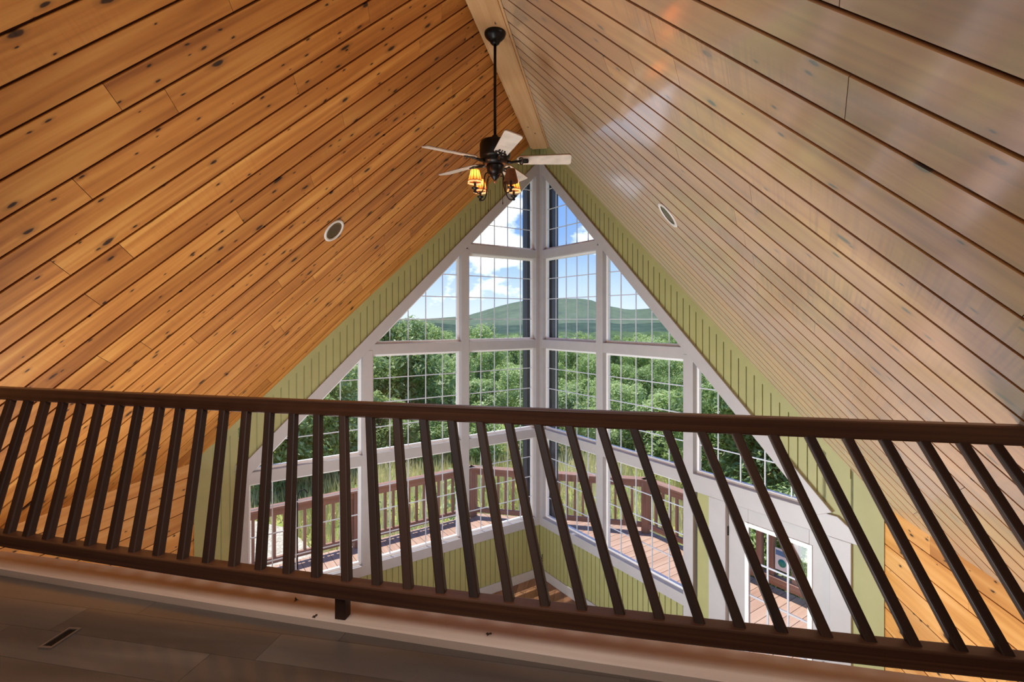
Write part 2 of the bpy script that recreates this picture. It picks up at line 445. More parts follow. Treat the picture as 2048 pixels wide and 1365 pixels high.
# ------------------------------------------------------------------ glazed door in the right wall
d0,d1=3.404,4.448
dr=empty('door_1',WR((d0+d1)/2,ZF,.04)); tag(dr,'white glazed door with gridded glass in the right prow wall','door',kind='structure')
m=MB()
m.prism(rect(3.19,3.40,ZF,-2.02),WR,-.026,.13); m.prism(rect(4.452,4.632,ZF,-2.02),WR,-.026,.13)
m.prism(rect(3.40,4.452,-2.035,-2.0),WR,.0,.13)
m.build('door_frame',MWHITE,dr,bevel=.004)
m=MB()
g0,g1,gz0,gz1=3.63,4.25,-4.08,-2.215
m.prism(rect(d0,g0,ZF+.02,-2.04),WR,.03,.075); m.prism(rect(g1,d1,ZF+.02,-2.04),WR,.03,.075)
m.prism(rect(g0,g1,ZF+.02,gz0),WR,.03,.075); m.prism(rect(g0,g1,gz1,-2.04),WR,.03,.075)
lf=m.build('door_leaf',MWHITE,dr,bevel=.003)
m=MB()
for p in (rect(g0-.03,g0+.012,gz0-.03,gz1+.03),rect(g1-.012,g1+.03,gz0-.03,gz1+.03),rect(g0,g1,gz0-.03,gz0+.012),rect(g0,g1,gz1-.012,gz1+.03)):
    m.prism(p,WR,.018,.032)
m.build('glazing_bead',MSASH,dr)
m=MB(); m.prism(rect(g0-.005,g1+.005,gz0-.005,gz1+.005),WR,.050,.055); m.build('glass_pane',MGLASS,dr)
m=MB()
for k in (1,2): m.prism(rect(g0+(g1-g0)*k/3-.009,g0+(g1-g0)*k/3+.009,gz0,gz1),WR,.038,.048)
for k in range(1,5): m.prism(rect(g0,g1,gz0+(gz1-gz0)*k/5-.009,gz0+(gz1-gz0)*k/5+.009),WR,.039,.047)
m.build('grille',MGRILLE,dr)
for z in (-2.35,-3.1,-4.05):
    m=MB(); m.tube([WR(3.402,z-.05,.022),WR(3.402,z+.05,.022)],.009,8); m.build('hinge',MBRASS,dr)
m=MB(); 
M=Matrix.Translation(Vector(WR(4.38,-3.28,.02)))@Matrix.Rotation(math.radians(45),4,'Z')@Matrix.Rotation(math.radians(90),4,'X')
m.lathe([(.03,-.01),(.034,0),(.03,.008),(.012,.012),(.012,.04),(.03,.055),(.034,.075),(.02,.09)],M=M,n=16); m.build('door_knob',MSTEEL,dr)

# ------------------------------------------------------------------ side walls, floors, back wall
def side_wall(side):
    sg=-1 if side=='left' else 1; x=XC+sg*HW; yend=YC-HW+.02
    m=MB(); rnd=random.Random(5+sg); z=ZF; P=.182
    ztop=ZR-SL*HW+.02
    while z<ztop:
        z1=min(z+P,ztop); y=YB-rnd.random()*2
        while y<yend:
            y2=y+rnd.choice([2.2,2.8,3.6]); a,b=max(y,YB),min(y2,yend)
            if b-a>.02:
                ro=rnd.random(); uo=rnd.random()*30
                f=lambda t,zz,w:(x+sg*w,t,zz)
                m.prism([(a,z+.004),(b-.002,z+.004),(b-.002,z1-.004),(a,z1-.004)],f,0,.014,ro,uvf=lambda t,zz:(t+uo,zz-z+ro*3))
            y=y2
        z=z1
    o=m.build('wall_'+side,MPINEW); tag(o,'%s knotty pine board wall below the sloping ceiling'%side,'wall',kind='structure')
    b=MB(); xa,xb=sorted((x+sg*.014,x+sg*.15)); b.box(xa,xb,YB,yend,ZF,ztop); b.build('board_backing',MGROOVE,o)
side_wall('left'); side_wall('right')

def planks(m,x0,x1,y0,y1,z,w,rnd,along='x',th=.02,clipf=None,gap=.0015):
    a0,a1,b0,b1=(x0,x1,y0,y1) if along=='x' else (y0,y1,x0,x1)
    b=b0
    while b<b1:
        b2=min(b+w,b1); a=a0-rnd.random()*1.2
        while a<a1:
            a2=a+rnd.choice([.9,1.2,1.3]); p,q=max(a,a0),min(a2,a1)
            if q-p>.01:
                poly=[(p+gap,b+gap),(q-gap,b+gap),(q-gap,b2-gap),(p+gap,b2-gap)]
                if along!='x': poly=[(v,u) for u,v in poly]
                if clipf: poly=clipf(poly)
                if len(poly)>2:
                    ro=rnd.random(); uo=rnd.random()*30
                    m.prism(poly,lambda s,y,w_:(s,y,z+w_),-th,0,ro,uvf=(lambda s,y:(s+uo,y+ro*3)) if along=='x' else (lambda s,y:(y+uo,s+ro*3)))
            a=a2
        b=b2
m=MB(); rnd=random.Random(3)
def cf(poly):
    poly=clip(poly,1,1,YC+XC-.02)
    return clip(poly,-1,1,YC-XC-.02) if len(poly)>2 else poly
planks(m,XC-HW,XC+HW,YB,YC,ZF,.15,rnd,'y',clipf=cf)
o=m.build('floor',MFLOOR); tag(o,'brown wood plank floor of the room below the loft','floor',kind='structure')
b=MB(); b.prism([(XC-HW-.1,YB),(XC+HW+.1,YB),(XC+HW+.1,YC-HW),(XC,YC-.01),(XC-HW-.1,YC-HW)],lambda s,y,w:(s,y,ZF+w),-.2,-.02); b.build('subfloor',MGROOVE,o)

m=MB(); rnd=random.Random(9)
planks(m,XC-3.13,XC+3.13,YB,1.85,ZL,.15,rnd,'x',gap=.0006)
o=m.build('floor_loft',MLAM); tag(o,'dark brown plank floor of the loft in the foreground','floor',kind='structure')
b=MB(); b.box(XC-3.10,XC+3.10,YB,1.86,ZL-.34,ZL-.02); b.build('loft_joists',MWHITE,o)
m=MB(); m.box(XC-HW-.1,XC+HW+.1,YB-.15,YB,ZF-.1,ZR+.05)
tag(m.build('wall_back',MPINEW),'pine wall behind the loft','wall',kind='structure')

# nosing plank at the loft edge
m=MB()
xs=[XC-3.12+i*(6.24/12) for i in range(13)]
fr=lambda x:Q_*1.903-.041*x+.004*(x+1)**2; bk=lambda x:Q_*2.100-.031*x
for a,b in zip(xs[:-1],xs[1:]):
    m.hexa([(a,fr(a),ZL),(b,fr(b),ZL),(b,bk(b),ZL),(a,bk(a),ZL),(a,fr(a),ZL+.03),(b,fr(b),ZL+.03),(b,bk(b),ZL+.03),(a,bk(a),ZL+.03)],.37,
           [(a,0),(b,0),(b,.2),(a,.2),(a,.03),(b,.03),(b,.23),(a,.23)])
tn[0]+=1
tag(m.build('trim_%d'%tn[0],MPLANK),'reddish brown nosing plank along the edge of the loft floor','floor nosing',kind='structure')

# ------------------------------------------------------------------ loft railing
TX=[-3.5913,-3.4544,-3.3217,-3.1861,-3.0512,-2.913,-2.7714,-2.6328,-2.4884,-2.3504,-2.2037,-2.0619,-1.9201,-1.7767,-1.632,-1.4859,-1.3381,-1.1893,-1.04,-.8985,-.7509,-.6055,-.4638,-.3207,-.1752,-.0273,.1167,.2611,.408,.5496,.6971,.8384,.9809,1.1166,1.2556,1.3892,1.50]
BX=[-3.345,-3.207,-3.0673,-2.9378,-2.8064,-2.6705,-2.5376,-2.3994,-2.2639,-2.1219,-1.9805,-1.8388,-1.6953,-1.5536,-1.4089,-1.2647,-1.1166,-.971,-.8259,-.6776,-.532,-.3846,-.2357,-.0886,.0572,.2045,.3497,.4903,.6322,.7775,.9148,1.0506,1.1869,1.319,1.455,1.59,1.72]
TX=[min(a*Q_,1.435) for a in TX]; BX=[a*Q_ for a in BX]
YT=lambda x:2.023*1.15*Q_-.027*x
YBt=lambda x:1.712*1.15*Q_-.027*x
zu=lambda x:Q_*(.00116*(x/Q_)**2+.00247*x/Q_-.501)        # underside of the top rail
zt=lambda x:Q_*(.00105*(x/Q_)**2+.00273*x/Q_-.4235)
zbt=lambda x:Q_*(.0060*(x/Q_)**2+.0100*x/Q_-1.1416)        # top of the bottom rail
zbl=lambda x:Q_*(.0072*(x/Q_)**2+.0100*x/Q_-1.2155)
rail=empty('loft_railing',(-1.07,YBt(-1.07),ZL))
tag(rail,'dark brown wooden loft railing with slanting square balusters','railing')
def beam(name,x0,x1,yf,z0,z1,hd,tone):
    m=MB(); n=40
    xs=[x0+(x1-x0)*i/n for i in range(n+1)]; vs=[]; uv=[]
    for x in xs:
        y=yf(x)
        for (dy,zz,vv) in ((-hd,z0(x),0),(hd,z0(x),.1),(hd,z1(x),.2),(-hd,z1(x),.3)): vs.append((x,y+dy,zz)); uv.append((x,vv))
    fs=[(3,2,1,0),(n*4,n*4+1,n*4+2,n*4+3)]
    for i in range(n):
        for k in range(4): fs.append((i*4+k,i*4+(k+1)%4,i*4+4+(k+1)%4,i*4+4+k))
    m.mesh(vs,fs,tone,False,uv); return m.build(name,MRAILB,rail,bevel=.006)
beam('top_rail',-3.55,1.462,YT,zu,zt,.026,.2)
beam('bottom_rail',-3.92,1.86,YBt,zbl,zbt,.030,.7)
for i,(a,b) in enumerate(zip(TX,BX)):
    m=MB(); h=.0182; rr=R_.random()
    pa=Vector((a,YT(a),zu(a)+.02)); pb=Vector((b,YBt(b),zbt(b)-.01))
    vs=[]; uv=[]
    for p,l in ((pb,0),(pa,.75)):
        for dx,dy,vv in ((-h,-h,0),(h,-h,.04),(h,h,.08),(-h,h,.12)): vs.append((p.x+dx,p.y+dy,p.z)); uv.append((l+rr*9,vv+rr*5))
    m.hexa(vs,rr,uv); m.build('baluster',MRAIL,rail,bevel=.005)
for px in (-1.137*Q_,):
    m=MB(); m.box(px-.0225,px+.0225,YBt(px)-.0225,YBt(px)+.0225,ZL,zbl(px)+.01,tone=.4); m.build('support_block',MRAIL,rail,bevel=.003)

# floor vent and specks
vr=empty('floor_vent',(-2.247*Q_,1.686*Q_,ZL)); tag(vr,'small metal floor register let into the loft floor at lower left','floor vent')
def vq(du,dv): return (-2.247+du*.034+dv*.010, 1.686+dv*.053, 0)
m=MB()
M=Matrix.Translation((-2.247*Q_,1.686*Q_,ZL))@Matrix.Rotation(math.radians(6),4,'Z')
for q in ((-.026,-.017,-.060,.060),(.017,.026,-.060,.060),(-.017,.017,-.060,-.050),(-.017,.017,.050,.060)): m.box(q[0],q[1],q[2],q[3],0,.006,M)
m.build('rim',MSTEEL,vr)
m=MB(); m.box(-.017,.017,-.050,.050,-.004,.0015,M); m.build('grate',MBLACK,vr)
FZ=ZL+.03
for (x,y,r,lab) in ((-.476,1.996,.30,'small dead insect on the nosing plank right of the railing support block'),(-1.255,1.974,1.2,'small dead insect on the nosing plank just left of the railing support block'),(-1.418,2.076,2.4,'small dead insect at the back edge of the nosing plank, left of the support block')):
    x*=Q_; y*=Q_; m=MB(); ca,sa=math.cos(r),math.sin(r)
    m.tube([(x-.012*ca,y-.012*sa,FZ+.004),(x-.006*ca,y-.006*sa,FZ+.005),(x,y,FZ+.0035),(x+.005*ca,y+.005*sa,FZ+.005),(x+.010*ca,y+.010*sa,FZ+.004)],[.001,.004,.0015,.0035,.002],8)
    for s in (-1,1): m.tube([(x,y,FZ+.004),(x-.008*ca-.008*s*sa,y-.008*sa+.008*s*ca,FZ+.001)],[.0022,.0008],5)
    tag(m.build('dead_insect',plain('insect_brown','3a2414',.5)),lab,'dead insect','dead insects on the nosing plank')

# ------------------------------------------------------------------ ceiling fan
FX,FY=-1.065,4.72
fan=empty('ceiling_fan',(FX,FY,bz)); tag(fan,'five-blade ceiling fan with black motor and shaded candle lights hanging from the ridge','ceiling fan')
m=MB(); m.lathe([(.104,bz),(.104,bz-.02),(.095,bz-.04),(.085,bz-.05),(.062,bz-.075),(.045,bz-.085),(.045,bz-.10),(.03,bz-.115),(.018,bz-.12)],(FX,FY,0)); m.build('canopy',MBLACK,fan)
m=MB(); m.tube([(FX,FY,bz-.1),(FX,FY,1.73)],.0145,16); m.build('downrod',MBLACK,fan)
m=MB(); m.lathe([(.02,1.80),(.03,1.79),(.035,1.76),(.06,1.752),(.14,1.735),(.15,1.71),(.15,1.60),(.142,1.575),(.125,1.565),(.13,1.545),(.115,1.52),(.085,1.50)],(FX,FY,0),40); mh=m.build('motor_housing',MBLACK,fan)
m=MB(); m.lathe([(.085,1.505),(.09,1.49),(.08,1.465),(.078,1.44),(.06,1.425),(.05,1.405),(.048,1.39),(.03,1.375),(.014,1.36),(.012,1.352),(.004,1.345)],(FX,FY,0),32); m.build('light_kit_hub',MBLACK,fan)
m=MB(); m.lathe([(.003,1.330),(.012,1.335),(.016,1.345),(.012,1.355),(.004,1.36)],(FX,FY,0),16); m.build('finial',plain('copper_finial','b5714a',.3,metal=.8),fan)
for k in range(5):
    az=math.radians(-3.5+72*k)+TH; pitch=math.radians(15)
    rad=Vector((math.cos(az),math.sin(az),0)); tan=Vector((-math.sin(az),math.cos(az),0))
    wv=(tan*math.cos(pitch)+Vector((0,0,-1))*math.sin(pitch)); nv=rad.cross(wv)
    c0=Vector((FX,FY,1.55))
    m=MB(); pr=[]; r0,r1,w0,w1,cr=.215,.74,.066,.083,.028
    pr=[(r0+.03,-w0),(r1-cr,-w1)]+[(r1-cr+cr*math.sin(a),-w1+cr-cr*math.cos(a)) for a in (math.pi/6,math.pi/3,math.pi/2)]
    pr+=[(p,-q) for p,q in reversed(pr)]; pr+=[(r0,w0-.025),(r0,-w0+.025)]
    m.prism(pr,lambda a,b,w:tuple(c0+rad*a+wv*b+nv*w),-.005,.005)
    bl=m.build('blade',MBLADE,fan,origin=c0)
    m=MB(); n=len(pr)
    m.prism(pr,lambda a,b,w:tuple(c0+rad*(.475+(a-.475)*1.004)+wv*b*1.02+nv*w),.0052 if nv.z>0 else -.0082,.0082 if nv.z>0 else -.0052)
    m.build('blade_top_face',MBLADET,bl,origin=c0)
    m=MB(); dn=nv*(-.010 if nv.z>0 else .010)
    P=lambda a,b,h=0: tuple(c0+rad*a+wv*b+dn*1.0+Vector((0,0,h)))
    m.tube([P(.10,0,.0),P(.16,0,-.012),P(.20,0,-.006),P(.25,0,0)],[.022,.016,.014,.012],8)
    for s in (-1,1):
        pts=[P(.20,.0)]
        for j in range(12):
            a=j/11*math.pi*1.6; rr=.032*(1-j/16)
            pts.append(P(.262+rr*math.sin(a)*.9-.01, s*(.034-rr*math.cos(a))))
        m.tube(pts,.0065,6)
        m.tube([P(.24,s*.01),P(.29,s*.03),P(.325,s*.022)],[.007,.007,.009],6)
    m.tube([P(.24,0),P(.33,0)],[.008,.006],6)
    m.build('blade_iron',MBLACK,bl,origin=c0)
# candle lights
def shade_mat(name):
    m,nt,b,out=newmat(name)
    tc=N(nt,'ShaderNodeUVMap'); tc.uv_map='uv'; sp=N(nt,'ShaderNodeSeparateXYZ'); nt.links.new(tc.outputs[0],sp.inputs[0])
    w=math_(nt,'PINGPONG',math_(nt,'MULTIPLY',sp.outputs[0],12.0),.5)
    r0=ramp(nt,w,[(.0,hexc('6a2a0c')),(.20,hexc('d27a3a')),(.5,hexc('eda055'))])
    zl=ramp(nt,math_(nt,'MULTIPLY',math_(nt,'SUBTRACT',sp.outputs[1],1.28),8.0),[(.0,(1,1,1)),(.17,(1,1,1)),(.19,(0,0,0)),(.235,(0,0,0)),(.26,(.5,.5,.5))],'CONSTANT')
    band=mixc(nt,math_(nt,'GREATER_THAN',zl.outputs[0],.75),r0.outputs[0],hexc('fbe0b8'))
    class _O: pass
    r=_O(); r.outputs=[mixc(nt,math_(nt,'LESS_THAN',zl.outputs[0],.2),band,hexc('6a2c10'))]
    d=N(nt,'ShaderNodeBsdfDiffuse'); t=N(nt,'ShaderNodeBsdfTranslucent'); nt.links.new(r.outputs[0],d.inputs[0]); nt.links.new(r.outputs[0],t.inputs[0])
    mx=N(nt,'ShaderNodeMixShader'); mx.inputs[0].default_value=.5; nt.links.new(d.outputs[0],mx.inputs[1]); nt.links.new(t.outputs[0],mx.inputs[2])
    nt.links.new(mx.outputs[0],out.inputs[0]); return m
MSHADE=shade_mat('pleated_shade'); MSHADE2=plain('unlit_pleated_shade','6b4322',.8,.1,30)  # second shade is a darker copy, the unlit look put into its colour
def bulbmat():
    m,nt,b,out=newmat('lit_bulb'); e=N(nt,'ShaderNodeEmission'); e.inputs[0].default_value=(1,.68,.38,1); e.inputs[1].default_value=120
    nt.links.new(e.outputs[0],out.inputs[0]); nt.nodes.remove(b); return m
MBULB=bulbmat(); MCAND=plain('candle_sleeve','3a2a1c',.5)
for k in range(4):
    az=math.radians(40+90*k)+TH; rad=Vector((math.cos(az),math.sin(az),0)); c0=Vector((FX,FY,0))
    P=lambda r,z: tuple(c0+rad*r+Vector((0,0,z)))
    m=MB(); pts=[P(.03,1.395),P(.08,1.415),P(.115,1.40),P(.13,1.35),P(.135,1.28),P(.155,1.225),P(.19,1.20),P(.225,1.205),P(.238,1.225)]
    # smooth the arm
    v=[Vector(p) for p in pts]; sm=[]
    for i in range(len(v)-1):
        p0,p1,p2,p3=v[max(i-1,0)],v[i],v[i+1],v[min(i+2,len(v)-1)]
        for j in range(4):
            t=j/4; sm.append(.5*((2*p1)+(-p0+p2)*t+(2*p0-5*p1+4*p2-p3)*t*t+(-p0+3*p1-3*p2+p3)*t**3))
    sm.append(v[-1]); m.tube(sm,.0062,8); arm=m.build('lamp_arm',MBLACK,fan)
    c=P(.24,0)
    m=MB(); m.lathe([(.004,1.195),(.014,1.203),(.016,1.212),(.010,1.222),(.018,1.23),(.032,1.238),(.034,1.246),(.014,1.25),(.012,1.262)],c,16); m.build('candle_cup',MBLACK,arm)
    m=MB(); m.lathe([(.012,1.25),(.012,1.335),(.008,1.338)],c,12); m.build('candle_sleeve',MCAND,arm)
    lit=(k!=3)      # the nearest right-hand shade is unlit
    m=MB(); n=48; vs=[]; uv=[]; lev=[(.070,1.285),(.069,1.292),(.060,1.33),(.050,1.37),(.042,1.405),(.040,1.412)]
    for (r,z) in lev:
        for i in range(n+1):
            a=2*math.pi*i/n; rr=r*(1+.03*math.cos(12*a)); vs.append((c[0]+rr*math.cos(a),c[1]+rr*math.sin(a),z)); uv.append((i/n,z))
    fs=[(l*(n+1)+i,l*(n+1)+i+1,(l+1)*(n+1)+i+1,(l+1)*(n+1)+i) for l in range(len(lev)-1) for i in range(n)]
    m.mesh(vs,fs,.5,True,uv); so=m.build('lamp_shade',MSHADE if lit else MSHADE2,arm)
    m=MB(); m.lathe([(.003,1.338),(.009,1.345),(.013,1.36),(.011,1.378),(.004,1.395)],c,12); m.build('bulb',MBULB if lit else MSASH,arm)
    if lit:
        pass
for (dx,z) in ((.075,1.12),(-.065,1.05)):
    m=MB(); p=Vector((FX+dx*math.cos(TH),FY+dx*math.sin(TH),0)); m.tube([(p.x,p.y,1.42),(p.x,p.y,z+.03)],.0022,6); m.tube([(p.x,p.y,z+.03),(p.x,p.y,z+.015),(p.x,p.y,z)],[.003,.006,.002],8)
    m.build('pull_chain',MBLACK,fan)

# ------------------------------------------------------------------ recessed lights
for (side,p,nn,lab) in (('left',(-2.69,4.561),nL,'recessed can light with pale ring in the left ceiling slope'),('right',(.517,4.373),nR,'recessed can light with pale ring in the right ceiling slope')):
    x=p[0]; sg=-1 if side=='left' else 1
    z=ZR-SL*abs(x-XC); c=Vector((x,p[1],z))
    q=nn.to_track_quat('Z','Y').to_matrix().to_4x4(); M=Matrix.Translation(c)@q
    r=empty('recessed_light',c); tag(r,lab,'recessed light','recessed lights in the vaulted ceiling')
    m=MB(); m.lathe([(.098,-.001),(.128,-.001),(.130,.004),(.122,.011),(.104,.011),(.098,.004)],M=M,n=40,cap=False); m.build('trim_ring',MNICK,r)
    m=MB(); m.lathe([(.104,.006),(.098,.0005),(.088,-.0)],M=M,n=40,cap=False)
    m.build('inner_lip',MSTEEL,r)
    m=MB(); m.lathe([(.100,.0045),(.096,.002),(.07,.0018),(.03,.0016),(.002,.0015)],M=M,n=40,cap=False); m.build('reflector',MCOPPER,r)

# loose wire in the corner of the low wall
m=MB(); pts=[WR(.09,-4.02,-.003),WR(.09,-4.0,-.03),WR(.10,-3.97,-.03),WR(.085,-3.95,-.02),WR(.10,-3.93,-.03),WR(.09,-3.90,-.02)]
m.tube(pts,.005,6); tag(m.build('loose_wire',MBLACK),'short loose wire end poking from the green wall in the prow corner','wire')

# ------------------------------------------------------------------ deck
ZD=-4.37; DW=2.93; YFr=10.72
def deck(fn,side):
    m=MB(); rnd=random.Random(4); t=-3.2; sgx=1 if side=='left' else -1
    while t<6.2:
        t1=t+.168
        poly=[(t+.004,.27),(t1-.004,.27),(t1-.004,DW+.1),(t+.004,DW+.1)]
        w=[fn(a,0,b) for a,b in poly]; pl=[(q[0],q[1]) for q in w]
        pl=clip(pl,sgx,0,sgx*XC-.003); 
        if len(pl)>2: pl=clip(pl,0,1,YFr+.08)
        if len(pl)>2 and area(pl)>.003:
            ro=rnd.random(); d=(-S2,S2) if side=='left' else (S2,S2)
            m.prism(pl,lambda s,y,w_:(s,y,ZD+w_),-.03,0,ro,uvf=lambda s,y:(s*d[0]+y*d[1]+ro*9,(s*d[1]-y*d[0])*1.0))
        t=t1
    o=m.build('deck_'+side,MDECK); tag(o,'%s part of the outdoor deck in pinkish brown boards'%side,'deck',kind='structure')
    b=MB(); pl=[fn(a,0,c) for a,c in ((-3.2,.14),(6.2,.14),(6.2,DW+.1),(-3.2,DW+.1))]; pl=[(q[0],q[1]) for q in pl]
    pl=clip(clip(pl,sgx,0,sgx*XC),0,1,YFr+.06); b.prism(pl,lambda s,y,w_:(s,y,ZD+w_),-.22,-.031); b.build('deck_joists',MDRAIL,o)
deck(WL,'left'); deck(WR,'right')

def deck_rail(name,label,A,B,posts,pitch=.168,skip=None):
    A=Vector((*A,ZD)); B=Vector((*B,ZD)); d=(B-A); L=d.length; d.normalize(); n=Vector((-d.y,d.x,0))
    r=empty(name,A); tag(r,label,'deck railing','deck railings around the prow')
    M=Matrix(((d.x,n.x,0,A.x),(d.y,n.y,0,A.y),(0,0,1,A.z),(0,0,0,1)))
    def bx(nm,a,b,c,e,z0,z1,bev=.004):
        m=MB(); m.box(a,b,c,e,z0,z1,M,tone=R_.random()); return m.build(nm,MDRAIL,r,bevel=bev)
    bx('cap_board',-.05,L+.05,-.10,.10,1.06,1.10)
    bx('upper_rail',0,L,-.03,.03,.93,1.055); bx('lower_rail',0,L,-.03,.03,.10,.20)
    for p in posts: bx('post',p-.085,p+.085,-.085,.085,0,1.055)
    k=pitch*.6
    while k<L:
        if all(abs(k-p)>.11 for p in posts) and not (skip and skip[0]<k<skip[1]): bx('baluster',k-.024,k+.024,-.02,.02,.19,.94,0)
        k+=pitch
    return r,M
# left side railing: parallel to the left wall; corner at P2
def LW(t,w=DW-.05): q=WL(t,0,w); return (q[0],q[1])
def RW(t,w=DW-.05): q=WR(t,0,w); return (q[0],q[1])
P2=(-2.93,10.64); P3=(.80,10.50)
A_=LW(5.9)
LL=math.hypot(A_[0]-P2[0],A_[1]-P2[1])
deck_rail('deck_railing','brown deck railing along the left side of the prow deck',A_,P2,[.1,LL-2.55,LL-.0])
deck_rail('deck_railing','brown deck railing across the front of the prow deck',P2,P3,[3.73])
B_=RW(5.9); LR=math.hypot(B_[0]-P3[0],B_[1]-P3[1])
rr_,MR=deck_rail('deck_railing','brown deck railing with broad framed panels along the right side of the deck',P3,B_,[1.75,LR-.1],skip=(1.75,4.0))
# framed panels in the right-hand railing
def rbx(nm,a,b,c,e,z0,z1):
    m=MB(); m.box(a,b,c,e,z0,z1,MR,tone=R_.random()); return m.build(nm,MDRAIL,rr_,bevel=.004)
for a in (2.05,2.42,2.62,3.0,3.3,3.62,3.9): rbx('panel_stile',a-.05,a+.05,-.05,.03,.19,.94)
rbx('panel_sill',1.83,4.0,-.09,.04,.19,.26)
# notice card on the rail
sg_=empty('notice_card',tuple(MR@Vector((2.81,-.06,.4)))); tag(sg_,'white notice card with blue band and teal mark on the right deck railing','sign')
m=MB(); m.box(2.70,2.92,-.064,-.056,.40,.74,MR); m.build('card',MSASH,sg_)
m=MB(); m.box(2.71,2.91,-.066,-.0635,.63,.71,MR); m.build('blue_band',plain('notice_blue','5c86b4',.6),sg_)
m=MB(); Mq=MR@Matrix.Translation((2.81,-.065,.52))@Matrix.Rotation(math.radians(90),4,'X'); m.lathe([(.001,.0),(.062,.0),(.062,.002),(.001,.002)],M=Mq,n=20); m.build('teal_mark',plain('notice_teal','1f8f86',.6),sg_)
# thin black stake
m=MB(); m.tube([(-5.30,7.80,ZD),(-5.30,7.80,ZD+1.25)],.012,8); m.tube([(-5.30,7.80,ZD+1.25),(-5.27,7.82,ZD+1.36),(-5.2,7.86,ZD+1.38),(-5.16,7.89,ZD+1.31)],.010,8)
tag(m.build('plant_hook',MBLACK),'thin black plant hook standing on the left deck','plant hook')

# ------------------------------------------------------------------ land outside
def gz(x,y):
    d=math.hypot(x,y-2)
    z=-5.35
    if d>16: z-= .10*(min(d,70)-16)
    if d>70: z-= .06*(min(d,160)-70)
    return z
def ground():
    m=MB(); n=96; rings=[6,8,10,12,14,16,18,21,25,30,36,44,55,70,90,120,160,220,300]
    vs=[]
    for r in rings:
        for i in range(n+1):
            a=math.radians(-30+240*i/n); x,y=XC+r*math.cos(a),2+r*math.sin(a)
            vs.append((x,y,gz(x,y)+.25*math.sin(x*.31+y*.17)*min(1,max(0,(r-16)/20))))
    fs=[(l*(n+1)+i,l*(n+1)+i+1,(l+1)*(n+1)+i+1,(l+1)*(n+1)+i) for l in range(len(rings)-1) for i in range(n)]
    m.mesh(vs,fs,.5,True)
    mt,nt,b,_=newmat('meadow_ground'); tc=N(nt,'ShaderNodeTexCoord'); nn=N(nt,'ShaderNodeTexNoise'); nn.inputs['Scale'].default_value=1.1; nn.inputs['Detail'].default_value=8
    nt.links.new(tc.outputs['Object'],nn.inputs['Vector']); rp=ramp(nt,nn.outputs['Fac'],[(.3,hexc('5c7a30')),(.5,hexc('93a04e')),(.7,hexc('b9b070'))])
    nt.links.new(rp.outputs[0],b.inputs['Base Color']); setp(b,Roughness=.95)
    tag(m.build('ground_meadow',mt),'grassy ground falling away beyond the deck','ground',kind='structure')
ground()
m=MB(); vs=[]; 
edge=[(-22,6),(-6.6,7.6),(-5.9,8.9),(-6.2,10.0),(-7.9,11.3),(-10.2,11.8),(-14,11.8),(-24,11)]
m.prism(edge,lambda s,y,w:(s,y,-5.35+w),-.05,.03)
mg,nt,b,_=newmat('gravel'); tc=N(nt,'ShaderNodeTexCoord'); nn=N(nt,'ShaderNodeTexVoronoi'); nn.inputs['Scale'].default_value=26
nt.links.new(tc.outputs['Object'],nn.inputs['Vector']); rp=ramp(nt,nn.outputs['Color'],[(.1,hexc('a89c88')),(.9,hexc('d8cfbd'))]); nt.links.new(rp.outputs[0],b.inputs['Base Color']); setp(b,Roughness=.95)
tag(m.build('gravel_driveway',mg),'pale gravel driveway beyond the left deck railing','driveway',kind='structure')
def in_poly(x,y,pl):
    c=False; j=len(pl)-1
    for i in range(len(pl)):
        if (pl[i][1]>y)!=(pl[j][1]>y) and x<(pl[j][0]-pl[i][0])*(y-pl[i][1])/(pl[j][1]-pl[i][1])+pl[i][0]: c=not c
        j=i
    return c
m=MB(); rg=random.Random(12)
for i in range(26000):
    a=math.radians(40+105*rg.random()); r=8+13*rg.random()**.8; x,y=XC+r*math.cos(a),2+r*math.sin(a)
    if in_poly(x,y,edge): continue
    if (y-x)<(YC-XC)+DW*1.414+.25 and (y+x)<(YC+XC)+DW*1.414+.25 and y<YFr+.25: continue
    h=.22+.38*rg.random(); th=rg.random()*6.28; w=.02+.02*rg.random(); z=gz(x,y)
    lx,ly=(rg.random()-.5)*.3,(rg.random()-.5)*.3
    m.face([(x-w*math.cos(th),y-w*math.sin(th),z),(x+w*math.cos(th),y+w*math.sin(th),z),(x+lx,y+ly,z+h)],tone=min(1,max(0,.55+.3*math.sin(x*.9+y*.5)+.35*(rg.random()-.5))))
tag(m.build('meadow_grass',MGRASS),'tall yellow green meadow grass beyond the deck railing','grass',kind='stuff')

